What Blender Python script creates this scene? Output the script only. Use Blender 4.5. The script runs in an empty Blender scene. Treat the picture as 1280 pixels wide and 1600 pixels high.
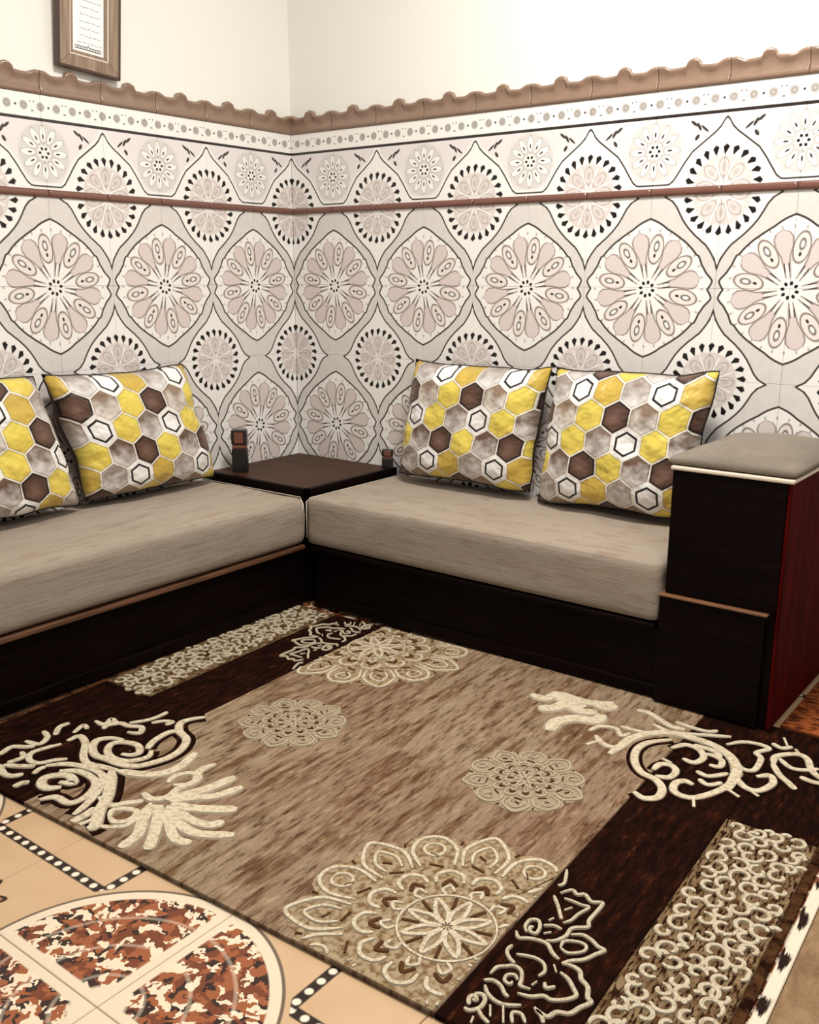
import bpy, bmesh, math, random
from mathutils import Vector, Matrix, noise
random.seed(7)
SC = bpy.context.scene
COL = SC.collection
PI = math.pi

# ---------------------------------------------------------------- camera
cam_data = bpy.data.cameras.new('camera')
cam_data.sensor_fit = 'HORIZONTAL'
cam_data.sensor_width = 36.0
cam_data.lens = 36.0 * 1500.73 / 1280.0
cam_data.clip_start = 0.02
camera = bpy.data.objects.new('camera', cam_data)
COL.objects.link(camera)
yaw, pitch, roll = -0.6540, -0.2412, 0.002
_f = Vector((math.sin(yaw)*math.cos(pitch), math.cos(yaw)*math.cos(pitch), math.sin(pitch)))
_r = Vector((math.cos(yaw), -math.sin(yaw), 0))
_u = _r.cross(_f)
_r2 = _r*math.cos(roll) + _u*math.sin(roll)
_u2 = -_r*math.sin(roll) + _u*math.cos(roll)
camera.matrix_world = Matrix(((_r2.x, _u2.x, -_f.x, 3.230), (_r2.y, _u2.y, -_f.y, -3.328), (_r2.z, _u2.z, -_f.z, 1.320), (0, 0, 0, 1)))
SC.camera = camera

# ---------------------------------------------------------------- world, lamps, exposure
world = bpy.data.worlds.new('room_ambience')
SC.world = world
world.use_nodes = True
world.node_tree.nodes['Background'].inputs[0].default_value = (1.0, 0.95, 0.90, 1)
world.node_tree.nodes['Background'].inputs[1].default_value = 0.33

def area(name, loc, target, size, power, color):
    l = bpy.data.lights.new(name, 'AREA')
    l.shape = 'DISK'; l.size = size; l.energy = power; l.color = color
    o = bpy.data.objects.new(name, l); COL.objects.link(o)
    o.location = loc
    o.rotation_euler = (Vector(target) - Vector(loc)).to_track_quat('-Z', 'Y').to_euler()
    return o
area('ceiling_lamp', (2.2, -1.35, 3.25), (2.1, -1.2, 0), 0.6, 72, (1.0, 0.955, 0.90))
area('room_lamp', (3.9, -3.0, 2.9), (1.8, -0.2, 1.3), 0.7, 24, (1.0, 0.97, 0.94))

SC.view_settings.view_transform = 'Standard'
SC.view_settings.look = 'None'
SC.view_settings.gamma = 1.0
SC.view_settings.use_curve_mapping = False
SC.view_settings.exposure = 0.42

# ---------------------------------------------------------------- helpers
def s2l(c):
    return tuple((x/255/12.92 if x/255 <= .04045 else ((x/255+.055)/1.055)**2.4) for x in c)
def col(r, g, b): return s2l((r, g, b)) + (1.0,)

class X:
    """a value in a shader tree, so that patterns can be written as arithmetic"""
    nt = None
    def __init__(s, sock): s.s = sock
    @staticmethod
    def m(op, *a, clamp=False):
        n = X.nt.nodes.new('ShaderNodeMath'); n.operation = op; n.use_clamp = clamp
        for i, v in enumerate(a):
            if isinstance(v, X): X.nt.links.new(v.s, n.inputs[i])
            else: n.inputs[i].default_value = v
        return X(n.outputs[0])
    def __add__(a, b): return X.m('ADD', a, b)
    __radd__ = __add__
    def __sub__(a, b): return X.m('SUBTRACT', a, b)
    def __rsub__(a, b): return X.m('SUBTRACT', b, a)
    def __mul__(a, b): return X.m('MULTIPLY', a, b)
    __rmul__ = __mul__
    def __truediv__(a, b): return X.m('DIVIDE', a, b)
    def __lt__(a, b): return X.m('LESS_THAN', a, b)
    def __gt__(a, b): return X.m('GREATER_THAN', a, b)
def ab(a): return X.m('ABSOLUTE', a)
def sq(a): return X.m('SQRT', a)
def mx(a, b): return X.m('MAXIMUM', a, b)
def mn(a, b): return X.m('MINIMUM', a, b)
def hyp(a, b): return sq(a*a + b*b)
def wrap(a, p): return X.m('WRAP', a, p/2, -p/2)
def sn(a): return X.m('SINE', a)
def cs(a): return X.m('COSINE', a)
def at2(a, b): return X.m('ARCTAN2', a, b)
def flr(a): return X.m('FLOOR', a)
def line(d, w, s=0.006):
    """1 where |d| < w with a soft edge of s"""
    return X.m('MULTIPLY_ADD', ab(d), -1.0/s, w/s + .5, clamp=True)
def inside(d, s=0.006):
    return X.m('MULTIPLY_ADD', d, -1.0/s, .5, clamp=True)
def lut(a, pts, lo, hi):
    """float curve: a in 0..1, values between lo and hi"""
    n = X.nt.nodes.new('ShaderNodeFloatCurve')
    cu = n.mapping.curves[0]
    while len(cu.points) > 2: cu.points.remove(cu.points[0])
    P = [(x, (y-lo)/(hi-lo)) for x, y in pts]
    cu.points[0].location = P[0]; cu.points[1].location = P[-1]
    for p in P[1:-1]: cu.points.new(*p)
    for p in cu.points: p.handle_type = 'VECTOR'
    n.mapping.update()
    X.nt.links.new(a.s, n.inputs['Value'])
    return X(n.outputs[0])*(hi-lo) + lo
def mixc(f, a, b):
    n = X.nt.nodes.new('ShaderNodeMix'); n.data_type = 'RGBA'
    for i, v in ((0, f), (6, a), (7, b)):
        if isinstance(v, X): X.nt.links.new(v.s, n.inputs[i])
        else: n.inputs[i].default_value = v
    return X(n.outputs[2])
def noi(scale, detail=3, vec=None, rough=.5):
    n = X.nt.nodes.new('ShaderNodeTexNoise'); n.inputs['Scale'].default_value = scale
    n.inputs['Detail'].default_value = detail; n.inputs['Roughness'].default_value = rough
    if vec is not None: X.nt.links.new(vec.s, n.inputs['Vector'])
    return X(n.outputs[0])
def vec(x, y, z=0.0):
    n = X.nt.nodes.new('ShaderNodeCombineXYZ')
    for i, v in enumerate((x, y, z)):
        if isinstance(v, X): X.nt.links.new(v.s, n.inputs[i])
        else: n.inputs[i].default_value = v
    return X(n.outputs[0])
def sep(v):
    n = X.nt.nodes.new('ShaderNodeSeparateXYZ'); X.nt.links.new(v, n.inputs[0])
    return X(n.outputs[0]), X(n.outputs[1]), X(n.outputs[2])
def position():
    return X.nt.nodes.new('ShaderNodeNewGeometry').outputs['Position']
def objco():
    return X.nt.nodes.new('ShaderNodeTexCoord').outputs['Object']
def uvco():
    return X.nt.nodes.new('ShaderNodeTexCoord').outputs['UV']
def step(a, lo, hi):
    n = X.nt.nodes.new('ShaderNodeMapRange'); n.inputs[1].default_value = lo; n.inputs[2].default_value = hi
    X.nt.links.new(a.s, n.inputs[0]); return X(n.outputs[0])

def material(name, fn, rough=.5, spec=.5, bump=None, coat=0.0, sheen=0.0):
    m = bpy.data.materials.new(name); m.use_nodes = True
    X.nt = m.node_tree
    b = m.node_tree.nodes['Principled BSDF']
    b.inputs['Specular IOR Level'].default_value = spec
    b.inputs['Coat Weight'].default_value = coat
    b.inputs['Coat Roughness'].default_value = .15
    b.inputs['Sheen Weight'].default_value = sheen
    c = fn()
    h = None
    if isinstance(c, tuple) and len(c) and isinstance(c[0], X): c, h = c
    if isinstance(c, X): X.nt.links.new(c.s, b.inputs['Base Color'])
    else: b.inputs['Base Color'].default_value = c
    if isinstance(rough, X): X.nt.links.new(rough.s, b.inputs['Roughness'])
    else: b.inputs['Roughness'].default_value = rough
    if h is not None:
        n = X.nt.nodes.new('ShaderNodeBump'); n.inputs['Distance'].default_value = bump or .002
        n.inputs['Strength'].default_value = 1.0
        X.nt.links.new(h.s, n.inputs['Height']); X.nt.links.new(n.outputs[0], b.inputs['Normal'])
    return m

def mesh_from(bm, name, mat, smooth=False):
    me = bpy.data.meshes.new(name)
    bmesh.ops.recalc_face_normals(bm, faces=bm.faces[:]) if not bm.faces.layers.int.get('keep') else None
    bm.to_mesh(me); bm.free()
    for m in (mat if isinstance(mat, (list, tuple)) else [mat]): me.materials.append(m)
    if smooth:
        for p in me.polygons: p.use_smooth = True
    return me
def link(name, me, parent=None, loc=None, rot=None):
    o = bpy.data.objects.new(name, me); COL.objects.link(o)
    if loc: o.location = loc
    if rot: o.rotation_euler = rot
    if parent: o.parent = parent
    return o
def obj(name, bm, mat, parent=None, smooth=False, loc=None, rot=None):
    return link(name, mesh_from(bm, name, mat, smooth), parent, loc, rot)
def tag(o, label=None, cat=None, group=None, kind=None):
    if label: o['label'] = label
    if cat: o['category'] = cat
    if group: o['group'] = group
    if kind: o['kind'] = kind
    return o
def box_bm(x0, x1, y0, y1, z0, z1, bev=0.0, seg=1, bm=None):
    own = bm is None
    b2 = bmesh.new()
    r = bmesh.ops.create_cube(b2, size=1)
    for v in b2.verts:
        v.co = Vector(((x0+x1)/2 + v.co.x*(x1-x0), (y0+y1)/2 + v.co.y*(y1-y0), (z0+z1)/2 + v.co.z*(z1-z0)))
    if bev > 0:
        bmesh.ops.bevel(b2, geom=b2.edges[:], offset=bev, segments=seg, profile=.5, affect='EDGES')
    if own: return b2
    me = bpy.data.meshes.new('tmp'); b2.to_mesh(me); b2.free(); bm.from_mesh(me); bpy.data.meshes.remove(me)
    return bm
def empty(name, loc=(0, 0, 0), rot=(0, 0, 0)):
    o = bpy.data.objects.new(name, None); COL.objects.link(o); o.location = loc; o.rotation_euler = rot
    return o
# traced outlines of the rug ornaments, metres in the rug's own frame: (width in 1/1600 m..., points)
LEFT = [
 (18, [[-0.6067,-0.1794],[-0.6312,-0.2134],[-0.6381,-0.2509],[-0.6007,-0.2884],[-0.5457,-0.3112],[-0.5115,-0.3611],[-0.5034,-0.4123],[-0.5177,-0.464],[-0.5404,-0.5004],[-0.5852,-0.5184],[-0.6353,-0.5193],[-0.6816,-0.5239],[-0.7277,-0.4989],[-0.7514,-0.4637],[-0.7284,-0.4324],[-0.6899,-0.4204]]),
 (16, [[-0.5718,-0.418],[-0.5535,-0.4477],[-0.5763,-0.4915],[-0.6264,-0.506],[-0.6733,-0.4896],[-0.6983,-0.4561],[-0.68,-0.4284],[-0.6326,-0.4172],[-0.5948,-0.4414],[-0.5992,-0.4658],[-0.6268,-0.4782]]),
 (16, [[-0.5903,-0.4166],[-0.6094,-0.386],[-0.6194,-0.3479],[-0.6199,-0.3097],[-0.6007,-0.2884]]),
 (14, [[-0.8576,-0.3894],[-0.8111,-0.3891],[-0.7876,-0.3564],[-0.7472,-0.3521],[-0.7128,-0.3358],[-0.687,-0.3648],[-0.7209,-0.3809]]),
 (14, [[-0.7945,-0.4092],[-0.8292,-0.353],[-0.7818,-0.3684]]),
 (12, [[-0.7631,-0.3391],[-0.7348,-0.2946],[-0.7263,-0.2555],[-0.7278,-0.2227]]),
 (12, [[-0.7092,-0.3011],[-0.6901,-0.2713],[-0.6628,-0.2602],[-0.6646,-0.2858]]),
 (14, [[-0.9013,-0.6787],[-0.9162,-0.6317],[-0.8836,-0.6088],[-0.8656,-0.5888]]),
 (13, [[-0.8418,-0.6924],[-0.8384,-0.6763],[-0.8361,-0.6468],[-0.8665,-0.6329]]),
 (14, [[-0.9283,-0.5193],[-0.8857,-0.5356],[-0.8669,-0.575],[-0.9159,-0.5872]]),
 (14, [[-0.8775,-0.5145],[-0.9121,-0.4763],[-0.9102,-0.4428]]),
 (12, [[-0.8453,-0.4763],[-0.8648,-0.4269],[-0.8332,-0.4365]]),
 (17, [[-0.817,-0.5174],[-0.8149,-0.4781],[-0.7643,-0.4952],[-0.7091,-0.5433],[-0.6618,-0.5655],[-0.6075,-0.5544],[-0.554,-0.5434]]),
 (14, [[-0.8154,-0.5386],[-0.8319,-0.5796],[-0.8383,-0.6202],[-0.8073,-0.6474],[-0.7698,-0.6417],[-0.7484,-0.6059],[-0.7261,-0.5833]]),
 (13, [[-0.7302,-0.6873],[-0.7407,-0.6617],[-0.737,-0.6456]]),
 (17, [[-0.7418,-0.6423],[-0.7065,-0.6039],[-0.6477,-0.5827],[-0.5805,-0.5818],[-0.5329,-0.6186],[-0.5001,-0.6689],[-0.4808,-0.7138],[-0.4699,-0.7515]]),
 (20, [[-0.6367,-0.6728],[-0.602,-0.6547],[-0.6419,-0.638],[-0.6728,-0.6533],[-0.6875,-0.6831],[-0.6667,-0.7066],[-0.6359,-0.7098],[-0.6103,-0.6856]]),
 (17, [[-0.6869,-0.637],[-0.647,-0.6089],[-0.5892,-0.6074],[-0.5458,-0.6277],[-0.517,-0.6807],[-0.5259,-0.7224],[-0.5801,-0.7252],[-0.601,-0.7577]]),
 (15, [[-0.8497,-0.7115],[-0.8011,-0.7307],[-0.7691,-0.7276],[-0.7522,-0.7028]]),
 (13, [[-0.7133,-0.7581],[-0.7144,-0.7339],[-0.7017,-0.7186]]),
 (14, [[-0.8407,-0.7052],[-0.7999,-0.6832],[-0.7641,-0.658]]),
 (24, [[-0.5717,-0.5559],[-0.522,-0.5983],[-0.4706,-0.6481],[-0.4322,-0.7025],[-0.3878,-0.7485],[-0.3891,-0.7708]]),
 (24, [[-0.554,-0.5434],[-0.4968,-0.5228],[-0.4528,-0.4918],[-0.4377,-0.4347],[-0.4614,-0.3545]]),
 (18, [[-0.4104,-0.5816],[-0.3703,-0.5893],[-0.3443,-0.5591],[-0.3532,-0.5106],[-0.3458,-0.4615],[-0.3767,-0.4185],[-0.3694,-0.3663]]),
 (26, [[-0.341,-0.5687],[-0.3133,-0.5193],[-0.2889,-0.4653],[-0.2739,-0.3853]]),
 (22, [[-0.3251,-0.5693],[-0.2901,-0.5269],[-0.2468,-0.4844],[-0.2217,-0.4119]]),
 (26, [[-0.3099,-0.5761],[-0.2541,-0.5599],[-0.2011,-0.5284],[-0.1558,-0.4965]]),
 (22, [[-0.2948,-0.5829],[-0.2201,-0.5977],[-0.1599,-0.588],[-0.1448,-0.5557]]),
 (24, [[-0.3104,-0.5823],[-0.2375,-0.621],[-0.1619,-0.6319],[-0.0789,-0.5838]]),
 (22, [[-0.3,-0.598],[-0.2399,-0.6444],[-0.1818,-0.6769],[-0.1381,-0.6665]]),
 (24, [[-0.3311,-0.5969],[-0.2778,-0.6493],[-0.2267,-0.7085],[-0.2008,-0.7455]]),
 (24, [[-0.3436,-0.6057],[-0.3131,-0.6632],[-0.2694,-0.718],[-0.2609,-0.7779]]),
 (14, [[-0.3892,-0.7058],[-0.4073,-0.6793],[-0.3823,-0.656],[-0.3506,-0.6507],[-0.3377,-0.6861],[-0.3587,-0.7118],[-0.3892,-0.7058]]),
 (12, [[-0.3762,-0.7457],[-0.3487,-0.7317],[-0.3239,-0.7035],[-0.3356,-0.6569],[-0.3552,-0.6022]]),
 (20, [[-0.4471,-0.774],[-0.4455,-0.7343],[-0.4521,-0.6994]]),
 (18, [[-0.4198,-0.771],[-0.4141,-0.7344]]),
 (14, [[-0.3986,-0.5114],[-0.4094,-0.4742],[-0.3863,-0.4384],[-0.3488,-0.4445],[-0.3471,-0.4814],[-0.3778,-0.5093]]),
 (16, [[-0.4875,-0.66],[-0.4307,-0.667],[-0.4052,-0.6374],[-0.3795,-0.6076]]),
]
RIGHT = [
 (18, [[0.1255,0.5402],[0.1777,0.5348],[0.198,0.5914],[0.2555,0.5896],[0.3176,0.592],[0.3709,0.6296]]),
 (22, [[0.191,0.4623],[0.232,0.4912],[0.2547,0.558],[0.3081,0.5449]]),
 (22, [[0.2914,0.3429],[0.2808,0.4092],[0.3161,0.4625],[0.3741,0.4844],[0.375,0.5329]]),
 (20, [[0.178,0.5987],[0.2331,0.5531],[0.2976,0.5175],[0.3568,0.5396]]),
 (18, [[0.3105,0.6076],[0.3608,0.582],[0.3835,0.6182]]),
 (14, [[0.4933,0.3134],[0.5008,0.3769],[0.5086,0.4426],[0.5416,0.5013],[0.5904,0.5393],[0.6575,0.5441],[0.7217,0.5326],[0.7802,0.4912],[0.8148,0.429],[0.8232,0.3601],[0.8253,0.3041]]),
 (16, [[0.4491,0.6244],[0.4843,0.6295],[0.5306,0.6042],[0.5756,0.5797],[0.617,0.5815]]),
 (12, [[0.576,0.6173],[0.6216,0.6085],[0.6762,0.6106],[0.6966,0.6322]]),
 (12, [[0.525,0.5626],[0.5888,0.5436],[0.6603,0.5761],[0.7421,0.616]]),
 (17, [[0.6058,0.4972],[0.5576,0.4425],[0.5465,0.3839],[0.5669,0.3168],[0.6068,0.2672],[0.651,0.2535],[0.6834,0.2183],[0.6895,0.1694],[0.662,0.1446],[0.6298,0.1593]]),
 (15, [[0.6277,0.2972],[0.6314,0.3386],[0.6596,0.3506],[0.6811,0.3272],[0.6777,0.2841],[0.6442,0.271]]),
 (14, [[0.6248,0.3736],[0.6551,0.3631]]),
 (15, [[0.6243,0.447],[0.6493,0.49],[0.6909,0.4856],[0.7171,0.4467],[0.7062,0.4023],[0.672,0.4069]]),
 (14, [[0.7158,0.4701],[0.7413,0.4718],[0.7654,0.4567],[0.7703,0.4208],[0.7442,0.4133]]),
 (15, [[0.6709,0.5052],[0.7327,0.4985],[0.7539,0.4726]]),
 (16, [[0.7441,0.2826],[0.7197,0.2901],[0.7026,0.2678],[0.7091,0.2293],[0.7349,0.2125],[0.768,0.2219],[0.7995,0.2719],[0.8181,0.3275],[0.8209,0.388]]),
 (11, [[0.7637,0.2258],[0.7827,0.1756]]),
 (13, [[0.7271,0.3596],[0.7557,0.3495],[0.776,0.3638],[0.8,0.3958]]),
 (12, [[0.7466,0.3208],[0.7765,0.3054],[0.8026,0.3383]]),
 (13, [[0.7465,0.5585],[0.7793,0.6022],[0.8214,0.6147],[0.8533,0.6035],[0.8305,0.5592],[0.8505,0.5326],[0.8532,0.4561],[0.8257,0.4444],[0.7967,0.4787]]),
 (15, [[0.8234,0.3898],[0.8596,0.3495],[0.8942,0.3527],[0.9142,0.4096],[0.8976,0.4495],[0.869,0.4219]]),
 (13, [[0.8527,0.6419],[0.8817,0.6285],[0.9041,0.6527]]),
 (10, [[0.8705,0.6977],[0.8915,0.6523]]),
 (15, [[0.8882,0.5195],[0.881,0.5703],[0.9225,0.6158],[0.9555,0.6066],[0.9814,0.5464],[1.0134,0.5088]]),
 (14, [[0.8838,0.5243],[0.9163,0.4702],[0.9476,0.4404],[0.9715,0.4142]]),
 (12, [[0.8925,0.5622],[0.932,0.527],[0.966,0.5356],[0.9953,0.5639]]),
 (12, [[0.8217,0.3158],[0.862,0.2909]]),
 (12, [[0.8444,0.3604],[0.9024,0.3235]]),
 (12, [[0.9156,0.644],[0.9348,0.6163]]),
 (14, [[0.9651,0.4896],[0.9962,0.4819],[1.024,0.487]]),
 (12, [[0.3859,0.4095],[0.4013,0.4569],[0.4467,0.4705],[0.4754,0.4369],[0.4918,0.4662]]),
 (14, [[0.4149,0.3942],[0.4603,0.3568],[0.4928,0.3628],[0.5033,0.4042]]),
 (12, [[0.4519,0.4926],[0.5094,0.493],[0.5471,0.5052]]),
 (14, [[0.4171,0.3263],[0.4378,0.3753]]),
]
LACE = [
 (10, [[0.6627,-0.3356],[0.6786,-0.3105],[0.6948,-0.3186],[0.7087,-0.3088],[0.7306,-0.3234],[0.7519,-0.3138],[0.7534,-0.3472],[0.7524,-0.384],[0.759,-0.4045],[0.7344,-0.4268],[0.7341,-0.4564],[0.723,-0.4811],[0.7079,-0.4917]]),
 (9, [[0.6552,-0.3519],[0.6761,-0.3752],[0.6961,-0.4031],[0.704,-0.413]]),
 (8, [[0.6777,-0.3471],[0.6954,-0.3455],[0.7171,-0.3463],[0.7344,-0.3448],[0.7256,-0.3772],[0.7214,-0.4058],[0.7117,-0.4227]]),
 (9, [[0.6634,-0.4915],[0.6515,-0.4751],[0.6516,-0.4524],[0.6659,-0.4449],[0.6781,-0.4614],[0.6805,-0.4844],[0.6669,-0.4841],[0.6623,-0.4725],[0.6687,-0.4705]]),
 (8, [[0.6824,-0.4534],[0.7,-0.441],[0.7187,-0.4428]]),
 (9, [[0.6936,-0.4752],[0.7048,-0.4624]]),
 (9, [[0.6836,-0.4324],[0.6887,-0.4186]]),
 (9, [[0.6952,-0.3829],[0.705,-0.3655]]),
 (10, [[0.644,-0.5003],[0.658,-0.5148],[0.6741,-0.5059],[0.6941,-0.499],[0.7146,-0.4989],[0.7353,-0.517],[0.7542,-0.5265]]),
 (10, [[0.741,-0.4467],[0.7606,-0.4329],[0.7825,-0.4369],[0.8013,-0.4473],[0.8167,-0.4505],[0.8066,-0.4714],[0.794,-0.4985],[0.7747,-0.5166],[0.7634,-0.5335]]),
 (8, [[0.7412,-0.4943],[0.7389,-0.4722],[0.7634,-0.4574],[0.7821,-0.4608],[0.7823,-0.4793],[0.7607,-0.4992],[0.7412,-0.4943]]),
 (11, [[0.7634,-0.5335],[0.7832,-0.5285],[0.8019,-0.533],[0.8131,-0.551],[0.8321,-0.563],[0.8436,-0.5879],[0.8541,-0.5966],[0.843,-0.6203],[0.8337,-0.6445],[0.8129,-0.6552],[0.8043,-0.6748],[0.7849,-0.6729],[0.7745,-0.6684]]),
 (10, [[0.7726,-0.5579],[0.7927,-0.5653],[0.8114,-0.5817],[0.8243,-0.5974],[0.8108,-0.619],[0.791,-0.6329],[0.7746,-0.6323],[0.7555,-0.6478],[0.7316,-0.6544]]),
 (8, [[0.7525,-0.5456],[0.7664,-0.5623]]),
 (9, [[0.6635,-0.639],[0.6648,-0.6162],[0.6775,-0.6029],[0.692,-0.5927],[0.7093,-0.5981],[0.7211,-0.6199],[0.7258,-0.6336],[0.7467,-0.6314]]),
 (8, [[0.715,-0.6242],[0.7042,-0.6147],[0.6919,-0.6234],[0.6947,-0.6385],[0.708,-0.6419],[0.7086,-0.633]]),
 (9, [[0.6586,-0.543],[0.6576,-0.5624],[0.6729,-0.5792],[0.6884,-0.5862]]),
 (8, [[0.6779,-0.5619],[0.6945,-0.5549],[0.7148,-0.5497],[0.7342,-0.554],[0.7463,-0.5721],[0.7426,-0.592]]),
 (8, [[0.7471,-0.6059],[0.7439,-0.6208]]),
 (9, [[0.7609,-0.6005],[0.7692,-0.6114],[0.7818,-0.5984]]),
 (9, [[0.6622,-0.6614],[0.6765,-0.6514],[0.6955,-0.6549],[0.7116,-0.6684],[0.7226,-0.673]]),
 (9, [[0.6713,-0.6719],[0.6857,-0.6866],[0.7077,-0.6955],[0.7283,-0.693],[0.7526,-0.6779]]),
 (10, [[0.6705,-0.7177],[0.6774,-0.7128],[0.6684,-0.705],[0.663,-0.7148],[0.669,-0.7268],[0.6736,-0.7275]]),
 (10, [[0.6658,-0.7007],[0.6795,-0.6951],[0.6902,-0.7038],[0.6924,-0.7262],[0.6801,-0.7427],[0.6689,-0.7427]]),
 (9, [[0.6938,-0.7331],[0.7078,-0.7427],[0.7253,-0.7494]]),
 (9, [[0.7048,-0.7096],[0.7193,-0.7345]]),
 (9, [[0.7244,-0.6958],[0.7464,-0.7346]]),
 (8, [[0.7598,-0.7252],[0.7475,-0.7031],[0.7627,-0.6963],[0.779,-0.7117]]),
 (9, [[0.7795,-0.6728],[0.7932,-0.6787],[0.8058,-0.6928]]),
 (9, [[0.6942,-0.7522],[0.6985,-0.7682]]),
 (9, [[0.6457,-0.314],[0.6532,-0.2972],[0.6367,-0.2502]]),
]

# ---------------------------------------------------------------- wall tile patterns
T = 0.25            # width of one wall tile
ZC = 1.275          # height of the row of large medallion centres

def polar_tables(pts):
    """outline of a quarter figure given as points -> radius and line-width curves over the angle"""
    P = sorted((math.degrees(math.atan2(b, a))/90.0, math.hypot(a, b)) for a, b in pts)
    def R(t):
        for (t0, r0), (t1, r1) in zip(P, P[1:]):
            if t <= t1:
                k = (t-t0)/max(1e-6, t1-t0)
                return r0 + (r1-r0)*k
        return P[-1][1]
    n = 40
    rs = [(i/n, R(i/n)) for i in range(n+1)]
    ks = []
    for i in range(n+1):
        a, b = max(0, i-1), min(n, i+1)
        d = (rs[b][1]-rs[a][1])/((b-a)/n*PI/2)
        ks.append((i/n, 1/math.sqrt(1+(d/rs[i][1])**2)))
    return rs, ks
BIG = polar_tables([(0, .965), (.05, .945), (.10, .925), (.18, .88), (.26, .82), (.36, .76), (.45, .70), (.57, .61), (.66, .52), (.70, .47), (.735, .455), (.79, .33), (.86, .22), (.955, .12), (.93, .06), (.89, 0)])
RING = polar_tables([(0, .97), (.015, .90), (.035, .86), (.08, .78), (.13, .71), (.178, .65), (.27, .575), (.38, .48), (.47, .385), (.55, .27), (.59, .20), (.626, .135), (.69, .06), (.80, 0)])

WHITE = col(234, 231, 225); GREY = col(203, 198, 191); DARK = col(62, 56, 52); PINK = col(212, 199, 194); BLACK = col(26, 22, 20)
OUTL = col(142, 128, 118)

def rosette(c, A, B, scale=1.0, fine=True):
    """flower of eight eye petals and eight plain petals, drawn over colour c"""
    r = hyp(A, B)/scale
    ph = at2(B, A) + math.radians(11)
    s1 = wrap(ph, PI/4); s2 = wrap(ph + PI/8, PI/4)
    k = .012 if fine else .02
    # plain petals
    x, y = r*cs(s2), r*sn(s2)
    wid = lut(X.m('MULTIPLY_ADD', x, 1.25, 0.0, clamp=True), [(0, .0), (.15, .02), (.35, .035), (.55, .06), (.72, .115), (.85, .125), (.93, .09), (.985, 0), (1, 0)], 0, .2)
    d = ab(y) - wid
    c = mixc(inside(d, .02)*inside(r-.79, .02), c, PINK)
    c = mixc(line(d, .010, .015)*inside(r-.79, .02)*inside(.16-r, .02), c, OUTL)
    # eye petals
    x, y = r*cs(s1), r*sn(s1)
    e = hyp((x-.56)/.20, y/(.105 - .0*x))
    c = mixc(inside(e-1.0, .08), c, col(226, 217, 210))
    c = mixc(line(e-1.0, .08, .08), c, OUTL)
    e2 = hyp((x-.60)/.06, y/.032)
    c = mixc(inside(e2-1.35, .3)*.8, c, DARK)
    c = mixc(inside(e2-.75, .3), c, WHITE)
    c = mixc(inside(hyp((x-.47)/.03, y/.018)-1, .3), c, DARK)
    # spokes
    s3 = wrap(ph, PI/8)
    c = mixc(inside(ab(s3)*r-.018, .012)*line(r-.23, .10, .03), c, WHITE)
    c = mixc(line(ab(s2)*r-.03, .008, .01)*line(r-.30, .06, .03), c, DARK)
    # heart
    c = mixc(inside(r-.15, .03), c, WHITE)
    c = mixc(inside(hyp((r-.095)/.028, s1*r/.022)-1, .4), c, BLACK)
    # little dashes on the rim
    s4 = wrap(ph, PI/16)
    c = mixc(line(r-.815, .022, .01)*inside(ab(s4)*r-.014, .01)*.6, c, OUTL)
    return c

def toothed_ring(c, A, B, scale=1.0):
    r = hyp(A, B)/scale
    ph = at2(B, A)
    c = mixc(inside(r-.40, .02), c, col(214, 204, 198))
    s = wrap(ph + r*.35, PI/11)
    x = r - .405
    tooth = inside(ab(s)*r - x*.42 - .006, .012)*inside(.0-x, .01)*inside(r-.535 + ab(s)*.4, .015)
    c = mixc(tooth, c, BLACK)
    s = wrap(ph, PI/4)
    e = hyp((r*cs(s)-.24)/.12, r*sn(s)/.07)
    c = mixc(line(e-1, .10, .15)*.55, c, OUTL)
    c = mixc(inside(e-.45, .3)*.5, c, col(170, 162, 158))
    s = wrap(ph + PI/8, PI/4)
    c = mixc(inside(ab(s)*r-.012, .01)*inside(r-.36, .02), c, WHITE)
    return c

def wall_uv(axis):
    x, y, z = sep(position())
    U = (x if axis == 'x' else y*-1.0)/T
    V = (z - ZC)/T
    return U, V

def big_pattern(axis):
    def f():
        U, V = wall_uv(axis)
        A = wrap(U - 1.0, 2.0); B = wrap(V, 2.5)
        c = mixc(noi(9, 2), GREY, col(219, 214, 207))
        # ring field
        A2 = wrap(U, 2.0); B2 = wrap(V - 1.25, 2.5)
        r2 = hyp(A2, B2); t2 = at2(ab(B2), ab(A2))/(PI/2)
        d2 = (r2 - lut(t2, RING[0], .5, 1.1))*lut(t2, RING[1], 0, 1)
        c = mixc(inside(d2, .01), c, WHITE)
        c = toothed_ring(c, A2, B2)
        c = mixc(line(d2, .013, .010), c, DARK)
        # large medallion
        r = hyp(A, B); t = at2(ab(B), ab(A))/(PI/2)
        d = (r - lut(t, BIG[0], .7, 1.1))*lut(t, BIG[1], 0, 1)
        c = mixc(inside(d, .01), c, WHITE)
        c = rosette(c, A, B)
        c = mixc(line(d, .014, .010), c, DARK)
        return c
    return f

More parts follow.
